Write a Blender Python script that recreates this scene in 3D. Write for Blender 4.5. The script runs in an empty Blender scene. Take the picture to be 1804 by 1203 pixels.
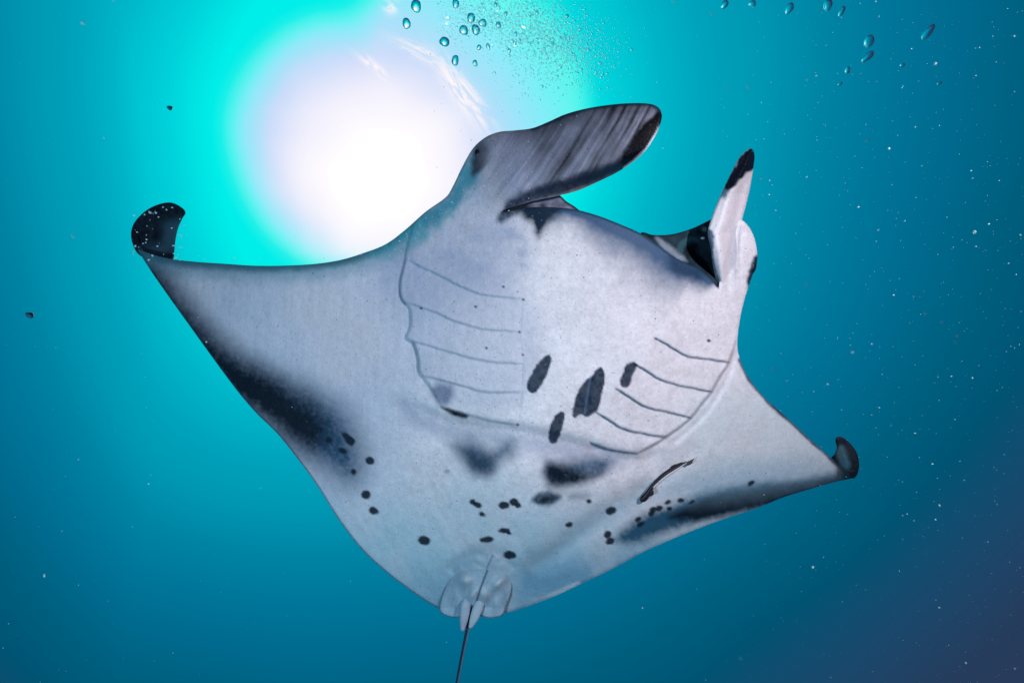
import bpy, math, random
import numpy as np
from mathutils import Vector, Matrix

random.seed(7)
RNG = np.random.default_rng(11)
scene = bpy.context.scene
COL = scene.collection

# ------------------------------------------------------------------ camera
F = 1203.0                       # focal length in photo pixels (24 mm lens)
CX, CY = 902.0, 601.5
ELEV = math.radians(38)          # diver looks up at the ray
CAM = Vector((0.0, 0.0, -9.0))   # nine metres below the surface
cam_d = bpy.data.cameras.new('camera')
cam_d.sensor_width = 36.0
cam_d.lens = F / 1804.0 * 36.0
cam_d.clip_start = 0.05
cam_d.clip_end = 500
cam_d.dof.use_dof = True
cam_d.dof.focus_distance = 2.95
cam_d.dof.aperture_fstop = 4.5
cam = bpy.data.objects.new('camera', cam_d)
cam.location = CAM
cam.rotation_euler = (math.radians(90) + ELEV, 0, 0)
COL.objects.link(cam)
scene.camera = cam
R3 = np.array(cam.rotation_euler.to_matrix())
C3 = np.array(CAM)


def P(x, y, D):
    """photo pixel + distance along the viewing axis -> world point(s)"""
    x = np.asarray(x, float); y = np.asarray(y, float); D = np.asarray(D, float) + 0 * x
    v = np.stack([(x - CX) / F * D, (CY - y) / F * D, -D], -1)
    return v @ R3.T + C3


def ray(x, y):
    v = P(x, y, 1.0) - C3
    return v / np.linalg.norm(v)


# ------------------------------------------------------------------ world (open water seen from inside)
def srgb(r, g, b):
    f = lambda c: (c / 255 / 12.92) if c / 255 <= 0.04045 else ((c / 255 + 0.055) / 1.055) ** 2.4
    return (f(r), f(g), f(b), 1.0)


SUNP = (675, 305)
GLOWP = (715, 235)
world = bpy.data.worlds.new('World')
scene.world = world
world.use_nodes = True
wn = world.node_tree
wn.nodes.clear()


class NT:
    def __init__(self, tree):
        self.t = tree

    def n(self, typ, **kw):
        nd = self.t.nodes.new(typ)
        for k, v in kw.items():
            setattr(nd, k, v)
        return nd

    def link(self, a, b):
        self.t.links.new(a, b)

    def setin(self, sock, v):
        if isinstance(v, bpy.types.NodeSocket):
            self.link(v, sock)
        else:
            sock.default_value = v

    def m(self, op, a, b=None, c=None, clamp=False):
        nd = self.n('ShaderNodeMath', operation=op, use_clamp=clamp)
        self.setin(nd.inputs[0], a)
        if b is not None: self.setin(nd.inputs[1], b)
        if c is not None: self.setin(nd.inputs[2], c)
        return nd.outputs[0]

    def dot(self, v, vec):
        nd = self.n('ShaderNodeVectorMath', operation='DOT_PRODUCT')
        self.link(v, nd.inputs[0]); nd.inputs[1].default_value = tuple(vec)
        return nd.outputs['Value']

    def ramp(self, fac, stops, interp='LINEAR'):
        nd = self.n('ShaderNodeValToRGB')
        cr = nd.color_ramp
        cr.interpolation = interp
        while len(cr.elements) < len(stops):
            cr.elements.new(0.5)
        for e, (p, c) in zip(cr.elements, stops):
            e.position = p
            e.color = c if len(c) == 4 else (*c, 1)
        self.link(fac, nd.inputs[0])
        return nd.outputs[0]

    def mix(self, fac, a, b, blend='MIX'):
        nd = self.n('ShaderNodeMix', data_type='RGBA', blend_type=blend)
        self.setin(nd.inputs['Factor'], fac)
        for i, v in ((6, a), (7, b)):
            self.setin(nd.inputs[i], v)
        return nd.outputs[2]

    def noise(self, vec, scale, detail=3, rough=0.5, dist=0.0):
        nd = self.n('ShaderNodeTexNoise')
        if vec is not None: self.link(vec, nd.inputs['Vector'])
        nd.inputs['Scale'].default_value = scale
        nd.inputs['Detail'].default_value = detail
        nd.inputs['Roughness'].default_value = rough
        nd.inputs['Distortion'].default_value = dist
        return nd.outputs[0]


W = NT(wn)
wdir = W.n('ShaderNodeTexCoord').outputs['Generated']
DEG = 180 / math.pi


def wang(px):
    d = W.dot(wdir, ray(*px))
    d = W.m('MINIMUM', W.m('MAXIMUM', d, -1.0), 1.0)
    return W.m('MULTIPLY', W.m('ARCCOSINE', d), DEG)


ang = wang(GLOWP)
# softly uneven glow: turbid water is never perfectly round
nz = W.noise(wdir, 2.2, 2, 0.5)
ang = W.m('ADD', ang, W.m('MULTIPLY', W.m('SUBTRACT', nz, 0.5), 3.0))
# light dies off a little faster towards the side away from the open sea
side = W.dot(wdir, R3 @ np.array([1.0, 0, 0]))
ang2 = W.m('ADD', ang, W.m('MULTIPLY', W.m('MAXIMUM', W.m('MULTIPLY', W.m('ADD', side, 0.46), -1.0), 0.0), 32.0))
lobe = W.m('EXPONENT', W.m('MULTIPLY', W.m('POWER', W.m('DIVIDE', wang((440, 740)), 15.0), 2.0), -1.0))
ang2 = W.m('SUBTRACT', ang2, W.m('MULTIPLY', lobe, 4.8))
lobe = W.m('EXPONENT', W.m('MULTIPLY', W.m('POWER', W.m('DIVIDE', wang((200, 260)), 10.0), 2.0), -1.0))
ang2 = W.m('SUBTRACT', ang2, W.m('MULTIPLY', lobe, 0.2))
glow_a = W.m('ADD', wang((645, 266)), 3.4)
glow_b = W.m('ADD', wang((800, 195)), 3.1)
ring = W.m('SMOOTH_MIN', glow_a, glow_b, 1.2)
ring = W.m('ADD', ring, W.m('MULTIPLY', W.m('SUBTRACT', nz, 0.5), 3.0))
S = lambda a: a / 90.0
deep = W.ramp(W.m('DIVIDE', ang2, 90.0), [
    (0.0, srgb(0, 242, 238)), (S(13.5), srgb(0, 238, 233)), (S(16.5), srgb(0, 209, 218)),
    (S(20.5), srgb(0, 180, 199)), (S(24), srgb(0, 162, 187)), (S(28), srgb(0, 150, 178)),
    (S(32), srgb(0, 132, 164)), (S(36), srgb(0, 118, 153)), (S(40), srgb(0, 106, 142)),
    (S(44), srgb(0, 95, 126)), (S(48), srgb(0, 83, 115)), (S(52.5), srgb(24, 72, 108)),
    (S(57), srgb(38, 60, 92)), (S(64), srgb(46, 54, 88)), (1.0, srgb(34, 44, 74))])
core_a = wang(SUNP)
hin = W.m('MAXIMUM', W.m('DIVIDE', core_a, 17.5), W.m('POWER', W.m('DIVIDE', ring, 13.9), 2.5))
hin = W.m('ADD', hin, W.m('MULTIPLY', W.m('SUBTRACT', W.noise(wdir, 7.0, 3, 0.55), 0.5), 0.16))
halo = W.ramp(hin, [
    (0.0, srgb(238, 232, 250)), (0.34, srgb(222, 222, 250)), (0.5, srgb(198, 218, 250)), (0.62, srgb(170, 225, 250)),
    (0.75, srgb(140, 234, 249)), (0.86, srgb(112, 242, 244)), (0.95, srgb(88, 246, 236)), (1.0, srgb(60, 244, 234))])
hmask = W.n('ShaderNodeMapRange', interpolation_type='SMOOTHSTEP')
W.link(ring, hmask.inputs[0])
hmask.inputs[1].default_value = 14.8; hmask.inputs[2].default_value = 12.2
hmask.inputs[3].default_value = 0; hmask.inputs[4].default_value = 1
colw = W.mix(hmask.outputs[0], deep, halo)
# the overexposed sun itself
core_n = W.noise(wdir, 6.0, 2, 0.5)
core_a = W.m('ADD', core_a, W.m('MULTIPLY', W.m('SUBTRACT', core_n, 0.5), 5.0))
core = W.n('ShaderNodeMapRange', interpolation_type='SMOOTHERSTEP')
W.link(core_a, core.inputs[0])
core.inputs[1].default_value = 10.6; core.inputs[2].default_value = 3.0
core.inputs[3].default_value = 0; core.inputs[4].default_value = 1
colw = W.mix(core.outputs[0], colw, (1.0, 0.98, 1.0, 1))
hot = W.n('ShaderNodeMapRange', interpolation_type='SMOOTHERSTEP')
W.link(core_a, hot.inputs[0])
hot.inputs[1].default_value = 4.5; hot.inputs[2].default_value = 0.5
hot.inputs[3].default_value = 0; hot.inputs[4].default_value = 1
colw = W.mix(hot.outputs[0], colw, (6.0, 5.6, 5.2, 1))


# glints of the rippled surface near the sun
def streak(colin, p, q, width, strength, seed):
    a, b = ray(*p), ray(*q)
    U = b - a; L = np.linalg.norm(U); U /= L
    mid = (a + b) / 2
    N = mid / np.linalg.norm(mid)
    V = np.cross(N, U)
    u = W.m('SUBTRACT', W.dot(wdir, U), float(U @ mid))
    v = W.m('SUBTRACT', W.dot(wdir, V), float(V @ mid))
    cmb = W.n('ShaderNodeCombineXYZ')
    W.link(W.m('MULTIPLY', u, 14.0), cmb.inputs[0]); W.link(W.m('MULTIPLY', v, 60.0), cmb.inputs[1])
    cmb.inputs[2].default_value = seed
    nzz = W.noise(cmb.outputs[0], 1.6, 5, 0.65, 0.8)
    vv = W.m('ADD', v, W.m('MULTIPLY', W.m('SUBTRACT', nzz, 0.5), width * 2.0))
    g = W.m('ADD', W.m('POWER', W.m('DIVIDE', u, L * 0.42), 2.0), W.m('POWER', W.m('DIVIDE', vv, width), 2.0))
    g = W.m('EXPONENT', W.m('MULTIPLY', g, -1.0))
    r = W.n('ShaderNodeMapRange', interpolation_type='SMOOTHSTEP')
    W.link(nzz, r.inputs[0])
    r.inputs[1].default_value = 0.38; r.inputs[2].default_value = 0.6
    front = W.m('GREATER_THAN', W.dot(wdir, N), 0.9)
    msk = W.m('MULTIPLY', W.m('MULTIPLY', g, r.outputs[0]), W.m('MULTIPLY', front, strength), clamp=True)
    return W.mix(msk, colin, (1.0, 0.93, 0.95, 1))


colw = streak(colw, (765, 100), (860, 235), 0.013, 1.5, 1.0)
colw = streak(colw, (690, 70), (800, 125), 0.008, 0.9, 4.0)
colw = streak(colw, (630, 95), (690, 145), 0.006, 1.3, 9.0)
colw = streak(colw, (675, 5), (700, 20), 0.008, 1.2, 6.0)
colw = streak(colw, (600, 440), (690, 415), 0.006, 0.9, 7.5)
bg = W.n('ShaderNodeBackground')
W.link(colw, bg.inputs[0]); bg.inputs[1].default_value = 1.0
wo = W.n('ShaderNodeOutputWorld')
W.link(bg.outputs[0], wo.inputs[0])

# ------------------------------------------------------------------ sun and the diver's two strobes
sd = bpy.data.lights.new('sun', 'SUN')
sd.energy = 4.0; sd.angle = math.radians(0.5); sd.color = (0.75, 1.0, 0.97)
sun = bpy.data.objects.new('sun', sd)
sun.rotation_euler = Vector(ray(*SUNP)).to_track_quat('Z', 'Y').to_euler()
COL.objects.link(sun)


def strobe(cx, cy, cz, target, power, color, size, blend, r=0.06):
    ld = bpy.data.lights.new('strobe', 'SPOT')
    ld.energy = power; ld.color = color; ld.spot_size = math.radians(size); ld.spot_blend = blend
    ld.shadow_soft_size = r
    o = bpy.data.objects.new('strobe', ld)
    o.location = R3 @ np.array([cx, cy, cz]) + C3
    o.rotation_euler = (Vector(o.location) - Vector(P(*target))).to_track_quat('Z', 'Y').to_euler()
    COL.objects.link(o)


strobe(1.75, 0.75, -0.45, (1120, 610, 3.0), 262, (1.0, 0.90, 0.94), 84, 1.0)
strobe(-1.45, -0.75, -0.1, (740, 600, 3.0), 205, (0.52, 0.83, 1.0), 130, 1.0)

vs = scene.view_settings
vs.view_transform = 'Standard'; vs.look = 'None'; vs.exposure = 0; vs.gamma = 1
vs.use_curve_mapping = False
scene.cycles.max_bounces = 8
scene.cycles.transmission_bounces = 8
scene.cycles.use_denoising = True


# ------------------------------------------------------------------ numpy helpers
def catmull(pts, n=10, closed=True):
    pts = np.array(pts, float)
    N = len(pts); out = []
    rng = range(N) if closed else range(N - 1)
    for i in rng:
        g = lambda k: pts[k % N] if closed else pts[min(max(k, 0), N - 1)]
        p0, p1, p2, p3 = g(i - 1), g(i), g(i + 1), g(i + 2)
        # centripetal-ish guard against overshoot on uneven spacing
        d = np.linalg.norm(p2 - p1)
        m1 = (p2 - p0); m2 = (p3 - p1)
        m1 = m1 / (np.linalg.norm(m1) + 1e-9) * d; m2 = m2 / (np.linalg.norm(m2) + 1e-9) * d
        if np.dot(m1, p2 - p1) < 0.35 * d * d: m1 = (p2 - p1)
        if np.dot(m2, p2 - p1) < 0.35 * d * d: m2 = (p2 - p1)
        for k in range(n):
            t = k / n
            out.append((2 * t ** 3 - 3 * t * t + 1) * p1 + (t ** 3 - 2 * t * t + t) * m1 + (-2 * t ** 3 + 3 * t * t) * p2 + (t ** 3 - t * t) * m2)
    if not closed: out.append(pts[-1])
    return np.array(out)


def polydist(X, Y, line, closed=False, near=False):
    """unsigned distance, signed side, and fraction along a polyline for arrays X,Y"""
    L = np.array(line, float)
    A = L if closed else L[:-1]
    B = np.roll(L, -1, 0) if closed else L[1:]
    best = np.full(X.shape, 1e9); side = np.zeros(X.shape); frac = np.zeros(X.shape)
    qx = np.zeros(X.shape); qy = np.zeros(X.shape)
    n = len(A)
    for i in range(n):
        ax, ay = A[i]; bx, by = B[i]
        dx, dy = bx - ax, by - ay
        l2 = dx * dx + dy * dy + 1e-12
        t = np.clip(((X - ax) * dx + (Y - ay) * dy) / l2, 0, 1)
        px, py = ax + t * dx, ay + t * dy
        d = np.hypot(X - px, Y - py)
        m = d < best
        best = np.where(m, d, best)
        side = np.where(m, np.sign(dx * (Y - ay) - dy * (X - ax)), side)
        frac = np.where(m, (i + t) / n, frac)
        if near: qx = np.where(m, px, qx); qy = np.where(m, py, qy)
    return (best, side, frac, qx, qy) if near else (best, side, frac)


def inside(X, Y, poly):
    c = np.zeros(X.shape, bool)
    L = np.array(poly, float); B = np.roll(L, 1, 0)
    for (x1, y1), (x2, y2) in zip(L, B):
        if y1 == y2: continue
        m = ((y1 > Y) != (y2 > Y)) & (X < (x2 - x1) * (Y - y1) / (y2 - y1) + x1)
        c ^= m
    return c


def sstep(a, b, x):
    t = np.clip((x - a) / (b - a), 0, 1)
    return t * t * (3 - 2 * t)


_tab = RNG.random((64, 256, 256))


def vnoise(x, y, scale, seed=0):
    u = x / scale + 17.3 * seed; v = y / scale + 9.1 * seed
    iu = np.floor(u).astype(int); iv = np.floor(v).astype(int)
    fu = u - iu; fv = v - iv
    fu = fu * fu * (3 - 2 * fu); fv = fv * fv * (3 - 2 * fv)
    T = _tab[seed % 64]
    g = lambda a, b: T[a % 256, b % 256]
    return (g(iu, iv) * (1 - fu) + g(iu + 1, iv) * fu) * (1 - fv) + (g(iu, iv + 1) * (1 - fu) + g(iu + 1, iv + 1) * fu) * fv


def fbm(x, y, scale, oct=4, seed=0):
    s = 0; a = 1; tot = 0
    for o in range(oct):
        s = s + a * vnoise(x, y, scale / 2 ** o, seed + o); tot += a; a *= 0.55
    return s / tot - 0.5


def local(X, Y, poly, pad):
    L = np.array(poly, float)
    return (X > L[:, 0].min() - pad) & (X < L[:, 0].max() + pad) & (Y > L[:, 1].min() - pad) & (Y < L[:, 1].max() + pad)


def polymask(X, Y, poly, soft, wob=0.0, smooth=True):
    out = np.zeros(X.shape)
    if smooth: poly = catmull(poly, 6)
    m = local(X, Y, poly, soft * 1.5 + wob * 2 + 4)
    if not m.any(): return out
    x, y = X[m], Y[m]
    d, _, _ = polydist(x, y, poly, True)
    sd_ = np.where(inside(x, y, poly), -d, d)
    if wob: sd_ = sd_ + wob * 2 * fbm(x, y, max(4.0, wob * 3), 3, 5)
    out[m] = sstep(soft, -soft, sd_)
    return out


def ell(X, Y, cx, cy, rx, ry, ang=0, soft=1.5, wob=1.0):
    out = np.zeros(X.shape)
    R = max(rx, ry) + soft * 2 + 4
    m = (abs(X - cx) < R) & (abs(Y - cy) < R)
    if not m.any(): return out
    x, y = X[m] - cx, Y[m] - cy
    a = math.radians(ang)
    u = x * math.cos(a) + y * math.sin(a); v = -x * math.sin(a) + y * math.cos(a)
    r = np.sqrt((u / rx) ** 2 + (v / ry) ** 2)
    d = (r - 1) * min(rx, ry) + wob * 3.2 * fbm(x + cx, y + cy, 6.0, 3, 9)
    out[m] = sstep(soft, -soft, d)
    return out


# ------------------------------------------------------------------ traced outline of the manta
OUT = [  # disc and left cephalic fin, clockwise from the left wing tip
    (231, 418), (238, 435), (271, 449), (300, 456), (342, 461), (400, 465), (446, 468), (500, 468), (555, 465), (600, 458),
    (640, 446), (680, 430), (715, 404), (750, 373), (786, 347), (797, 330), (815, 293), (833, 262),
    (854, 243), (878, 233), (908, 230), (938, 226), (966, 215), (995, 202), (1031, 192), (1074, 185), (1117, 182), (1148, 184),
    (1162, 192), (1166, 207), (1157, 234), (1139, 263), (1117, 284), (1087, 304), (1050, 322), (1018, 336), (984, 345), (946, 353),
    (914, 362), (892, 369), (884, 373), (892, 373), (914, 369), (945, 365), (984, 366), (1017, 370), (1056, 381), (1092, 395), (1128, 411),
    (1164, 435), (1182, 449), (1211, 465), (1229, 473), (1254, 492), (1266, 506), (1268, 490), (1262, 450), (1270, 405), (1288, 386),
    (1307, 388), (1323, 406), (1332, 432), (1334, 460), (1325, 487), (1312, 526), (1303, 566), (1299, 608), (1304, 634), (1320, 667), (1350, 704),
    (1367, 718), (1399, 747), (1432, 778), (1466, 808), (1490, 829), (1505, 841), (1497, 843), (1466, 850), (1432, 860), (1382, 875), (1332, 895),
    (1266, 917), (1199, 943), (1133, 972), (1099, 991), (1066, 1008), (1030, 1025), (983, 1047), (945, 1062), (900, 1077), (860, 1084), (820, 1084),
    (773, 1071), (725, 1041), (675, 1003), (637, 967), (598, 917), (560, 857), (532, 818), (489, 764), (451, 727), (413, 682), (342, 585), (271, 485), (243, 441)]
outline = catmull(OUT, 8)

AX = np.array([0.305, -0.952]); BX = np.array([0.952, 0.305]); O0 = np.array([960., 720.])


def uv(X, Y):
    dx, dy = X - O0[0], Y - O0[1]
    return dx * BX[0] + dy * BX[1], dx * AX[0] + dy * AX[1]


GL = [[(714, 457), (735, 467), (760, 478), (800, 499), (830, 513), (860, 521), (922, 527)],
      [(710, 533), (740, 541), (770, 552), (810, 569), (850, 579), (915, 584)],
      [(716, 598), (740, 605), (775, 615), (820, 628), (860, 637), (922, 641)],
      [(740, 662), (775, 669), (815, 680), (850, 690), (920, 692)],
      [(778, 718), (800, 724), (830, 732), (860, 740), (912, 748)]]
GR = [[(1153, 595), (1175, 607), (1200, 622), (1215, 629), (1250, 634), (1284, 638)],
      [(1118, 642), (1140, 654), (1165, 670), (1190, 678), (1225, 685), (1254, 690)],
      [(1084, 684), (1105, 696), (1130, 713), (1150, 721), (1185, 728), (1217, 736)],
      [(1050, 727), (1075, 741), (1095, 754), (1115, 761), (1145, 766), (1173, 770)],
      [(1040, 779), (1060, 788), (1085, 795), (1122, 799)]]
STAIR_R = [(1296, 600), (1284, 638), (1268, 664), (1254, 690), (1236, 712), (1217, 736), (1196, 754), (1173, 770), (1148, 786), (1122, 799)]
STAIR_L = [(727, 400), (716, 440), (713, 462), (704, 500), (706, 524), (714, 536), (722, 545), (722, 575), (716, 594), (728, 604), (736, 630), (738, 655), (745, 664), (764, 690), (772, 706), (780, 720)]
RIM = [(884, 374), (914, 369), (945, 365), (984, 366), (1017, 370), (1056, 381), (1092, 395), (1128, 411), (1164, 435), (1182, 449), (1211, 465), (1229, 473), (1254, 492), (1266, 506)]


def warp(X, Y):
    return X + 3.0 * fbm(X, Y, 22, 3, 52), Y + 3.2 * fbm(X, Y, 20, 3, 55)


def groove(X, Y, line, width, depth, step=0.0, stepw=14.0, ends=0.12, n=5):
    """depth change along a slit: a groove plus a one-sided flap step that fades away"""
    ln = catmull(line, n, False)
    out = np.zeros(X.shape)
    m = local(X, Y, ln, max(width * 3, stepw * 3.2))
    if not m.any(): return out
    d, s, fr = polydist(X[m], Y[m], ln)
    tp = np.minimum(sstep(0, ends, fr), sstep(1, 1 - ends * 0.6, fr)) * 0.8 + 0.2
    g = depth * np.exp(-(d / width) ** 2)
    if step:
        # past the ends the distance grows radially, so limit the step to the strip beside the slit
        inb = (fr > 0.001) & (fr < 0.999)
        sm = np.tanh(d * s / 1.6)
        g = g + step * sm * np.exp(-d / stepw) * inb
    out[m] = g * tp
    return out


def D_disc(X, Y):
    u, v = uv(X, Y)
    D = 3.0 - v * 0.00045
    ul = np.clip(-u, 0, None); ur = np.clip(u, 0, None)
    D = D + 0.30 * (ul / 650) ** 2 + 0.33 * (ur / 470) ** 2
    # wings droop and flex a little
    D = D - 0.05 * np.exp(-((u + 480) / 160) ** 2 - ((v - 60) / 200) ** 2)
    # belly
    r = ((u + 10) / 300) ** 2 + ((v - 110) / 330) ** 2
    D = D - 0.20 * np.exp(-r ** 1.35)
    D = D - 0.05 * np.exp(-((u + 0) / 90) ** 2 - ((v + 170) / 180) ** 2)
    # shelf behind the last gill slits
    sh = [(690, 700), (790, 745), (915, 762), (1040, 792), (1120, 812), (1190, 790)]
    d, s, fr = polydist(X, Y, catmull(sh, 5, False))
    inb = sstep(0, 0.2, fr) * sstep(1, 0.85, fr)
    D = D + 0.030 * np.exp(-(d / 38) ** 2) * (s > 0) * inb + 0.030 * np.exp(-(d / 14) ** 2) * (s <= 0) * inb
    # gills
    wx, wy = warp(X, Y)
    for g in GL: D = D + groove(wx, wy, g, 1.6, 0.0020, 0.0062, 28)
    for g in GR: D = D + groove(wx, wy, g, 1.6, 0.0060, 0.0115, 26)
    D = D + groove(wx, wy, STAIR_R, 2.4, 0.004, -0.016, 24)
    D = D + groove(wx, wy, STAIR_L, 3.0, 0.003, 0.007, 40, 0.3)
    D = D + groove(X, Y, [(1300, 612), (1284, 660), (1258, 708), (1226, 746), (1180, 786)], 5, 0.008)
    D = D + groove(X, Y, [(921, 530), (916, 584), (921, 640), (919, 692), (913, 748)], 1.8, 0.0015, 0.0012, 9)
    # folds of skin towards the tail
    D = D + groove(X, Y, [(1160, 845), (1090, 885), (1035, 925), (985, 965), (925, 1000)], 20, 0.022)
    D = D + groove(X, Y, [(1235, 780), (1180, 830), (1120, 870)], 16, 0.008)
    D = D + groove(X, Y, [(905, 1010), (890, 980), (850, 972), (810, 985), (790, 1012)], 12, 0.012)
    D = D - 0.022 * np.exp(-((X - 840) / 42) ** 2 - ((Y - 1032) / 42) ** 2)
    D = D + groove(X, Y, [(862, 985), (840, 978), (812, 986), (790, 1004)], 7, 0.006)
    D = D + groove(X, Y, [(852, 1000), (832, 990), (812, 998)], 5, 0.005)
    D = D + groove(X, Y, [(872, 992), (888, 988), (908, 1002)], 5, 0.005)
    D = D - 0.004 * np.exp(-((X - 1035) / 45) ** 2 - ((Y - 550) / 40) ** 2)
    # right side: ridge from horn base down the flank
    D = D + groove(X, Y, [(1297, 395), (1289, 430), (1286, 470), (1284, 520)], 6, 0.012)
    D = D + groove(X, Y, [(1308, 400), (1302, 440), (1300, 490)], 4, 0.006)
    # thin fine wrinkles
    D = D + 0.004 * fbm(X, Y, 90, 3, 13) + 0.0022 * fbm(X, Y, 40, 4, 3) + 0.0012 * fbm(X + Y * 0.1, Y * 0.12, 9, 2, 6) * sstep(-160, -300, u)
    # left cephalic fin: root crease, then a rolled blade standing off the head
    hx = (X - 860) * 0.95 - (Y - 300) * 0.31      # along the blade
    hy = (X - 860) * 0.31 + (Y - 300) * 0.95      # across the blade, positive to its lower edge
    hb = sstep(-40, 60, hx + 0.15 * hy) * sstep(92, 50, hy - 0.0 * hx)
    blade = -0.05 - 0.0011 * (hy) - 0.20 * sstep(0, 300, hx) + 0.10 * np.clip((hy + 20) / 90, -1.5, 1.5) ** 2
    isb = ((X - 878) * 0.28 + (Y - 378) * 1.0 < -0.0) | (Y < 345)
    w = hb * isb * sstep(395, 352, Y + 0.30 * (X - 886))
    D = D + w * blade
    return D


def T_disc(X, Y, d):
    u, v = uv(X, Y)
    dome = np.exp(-((u / 270) ** 2 + ((v - 60) / 330) ** 2))
    fin = sstep(905, 1010, X) * sstep(360, 330, Y)
    return (0.012 * sstep(0, 10, d) + 0.055 * sstep(0, 60, d) * (1 - 0.8 * fin) + 0.42 * dome * sstep(0, 110, d) ** 1.0 * (1 - fin))


BASE = np.array([0.74, 0.73, 0.78])
DARK = np.array([0.006, 0.014, 0.026])
BLUE = np.array([0.035, 0.095, 0.17])


def lerp(c, col, m):
    return c * (1 - m[:, None]) + np.array(col)[None] * m[:, None]


SPOTS = [(610, 768, 9, 5, 25), (617, 777, 9, 7, 30), (604, 794, 8, 5, 20), (652, 811, 8, 7, 0), (623, 831, 6, 5, 45), (645, 871, 8, 8, 0),
         (658, 899, 9, 7, 35), (562, 756, 6, 5, 0), (548, 754, 6, 5, 0), (579, 775, 6, 5, 0), (508, 714, 6, 5, 0), (747, 952, 11, 8, 15),
         (833, 884, 6, 5, 30), (841, 889, 7, 5, 30), (849, 906, 6, 4, 15), (888, 890, 10, 7, 0), (905, 884, 8, 7, 0), (913, 890, 5, 5, 0),
         (888, 934, 10, 5, 0), (897, 939, 4, 3, 0), (858, 950, 12, 6, -5), (898, 977, 12, 7, 3), (1037, 883, 5, 4, 0), (1002, 924, 7, 5, -15),
         (1076, 899, 9, 7, -20), (1071, 941, 7, 6, -35), (1075, 953, 9, 6, -15), (1125, 914, 7, 4, -35), (1129, 923, 7, 4, -30),
         (1150, 898, 6, 6, 0), (1147, 905, 6, 5, -20), (1161, 895, 6, 5, -30), (1177, 884, 6, 4, -20), (1180, 896, 5, 4, -30),
         (1199, 881, 7, 4, -10), (1218, 884, 5, 3, -20), (1323, 851, 7, 4, -25), (1249, 600, 3, 3, 0), (575, 887, 3, 2, 0), (570, 902, 2.5, 2, 0)]
SHARP = [
    [(969, 623), (971, 635), (962, 662), (951, 683), (940, 692), (931, 688), (928, 678), (938, 655), (950, 637)],
    [(1060, 648), (1066, 668), (1060, 695), (1055, 717), (1047, 727), (1033, 734), (1022, 730), (1012, 737), (1010, 718), (1018, 690), (1034, 668), (1042, 664), (1050, 652)],
    [(1105, 641), (1121, 640), (1115, 660), (1107, 681), (1097, 682), (1092, 676), (1098, 656)],
    [(988, 724), (994, 730), (991, 752), (983, 774), (974, 782), (967, 775), (968, 755), (978, 733)]]


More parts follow.
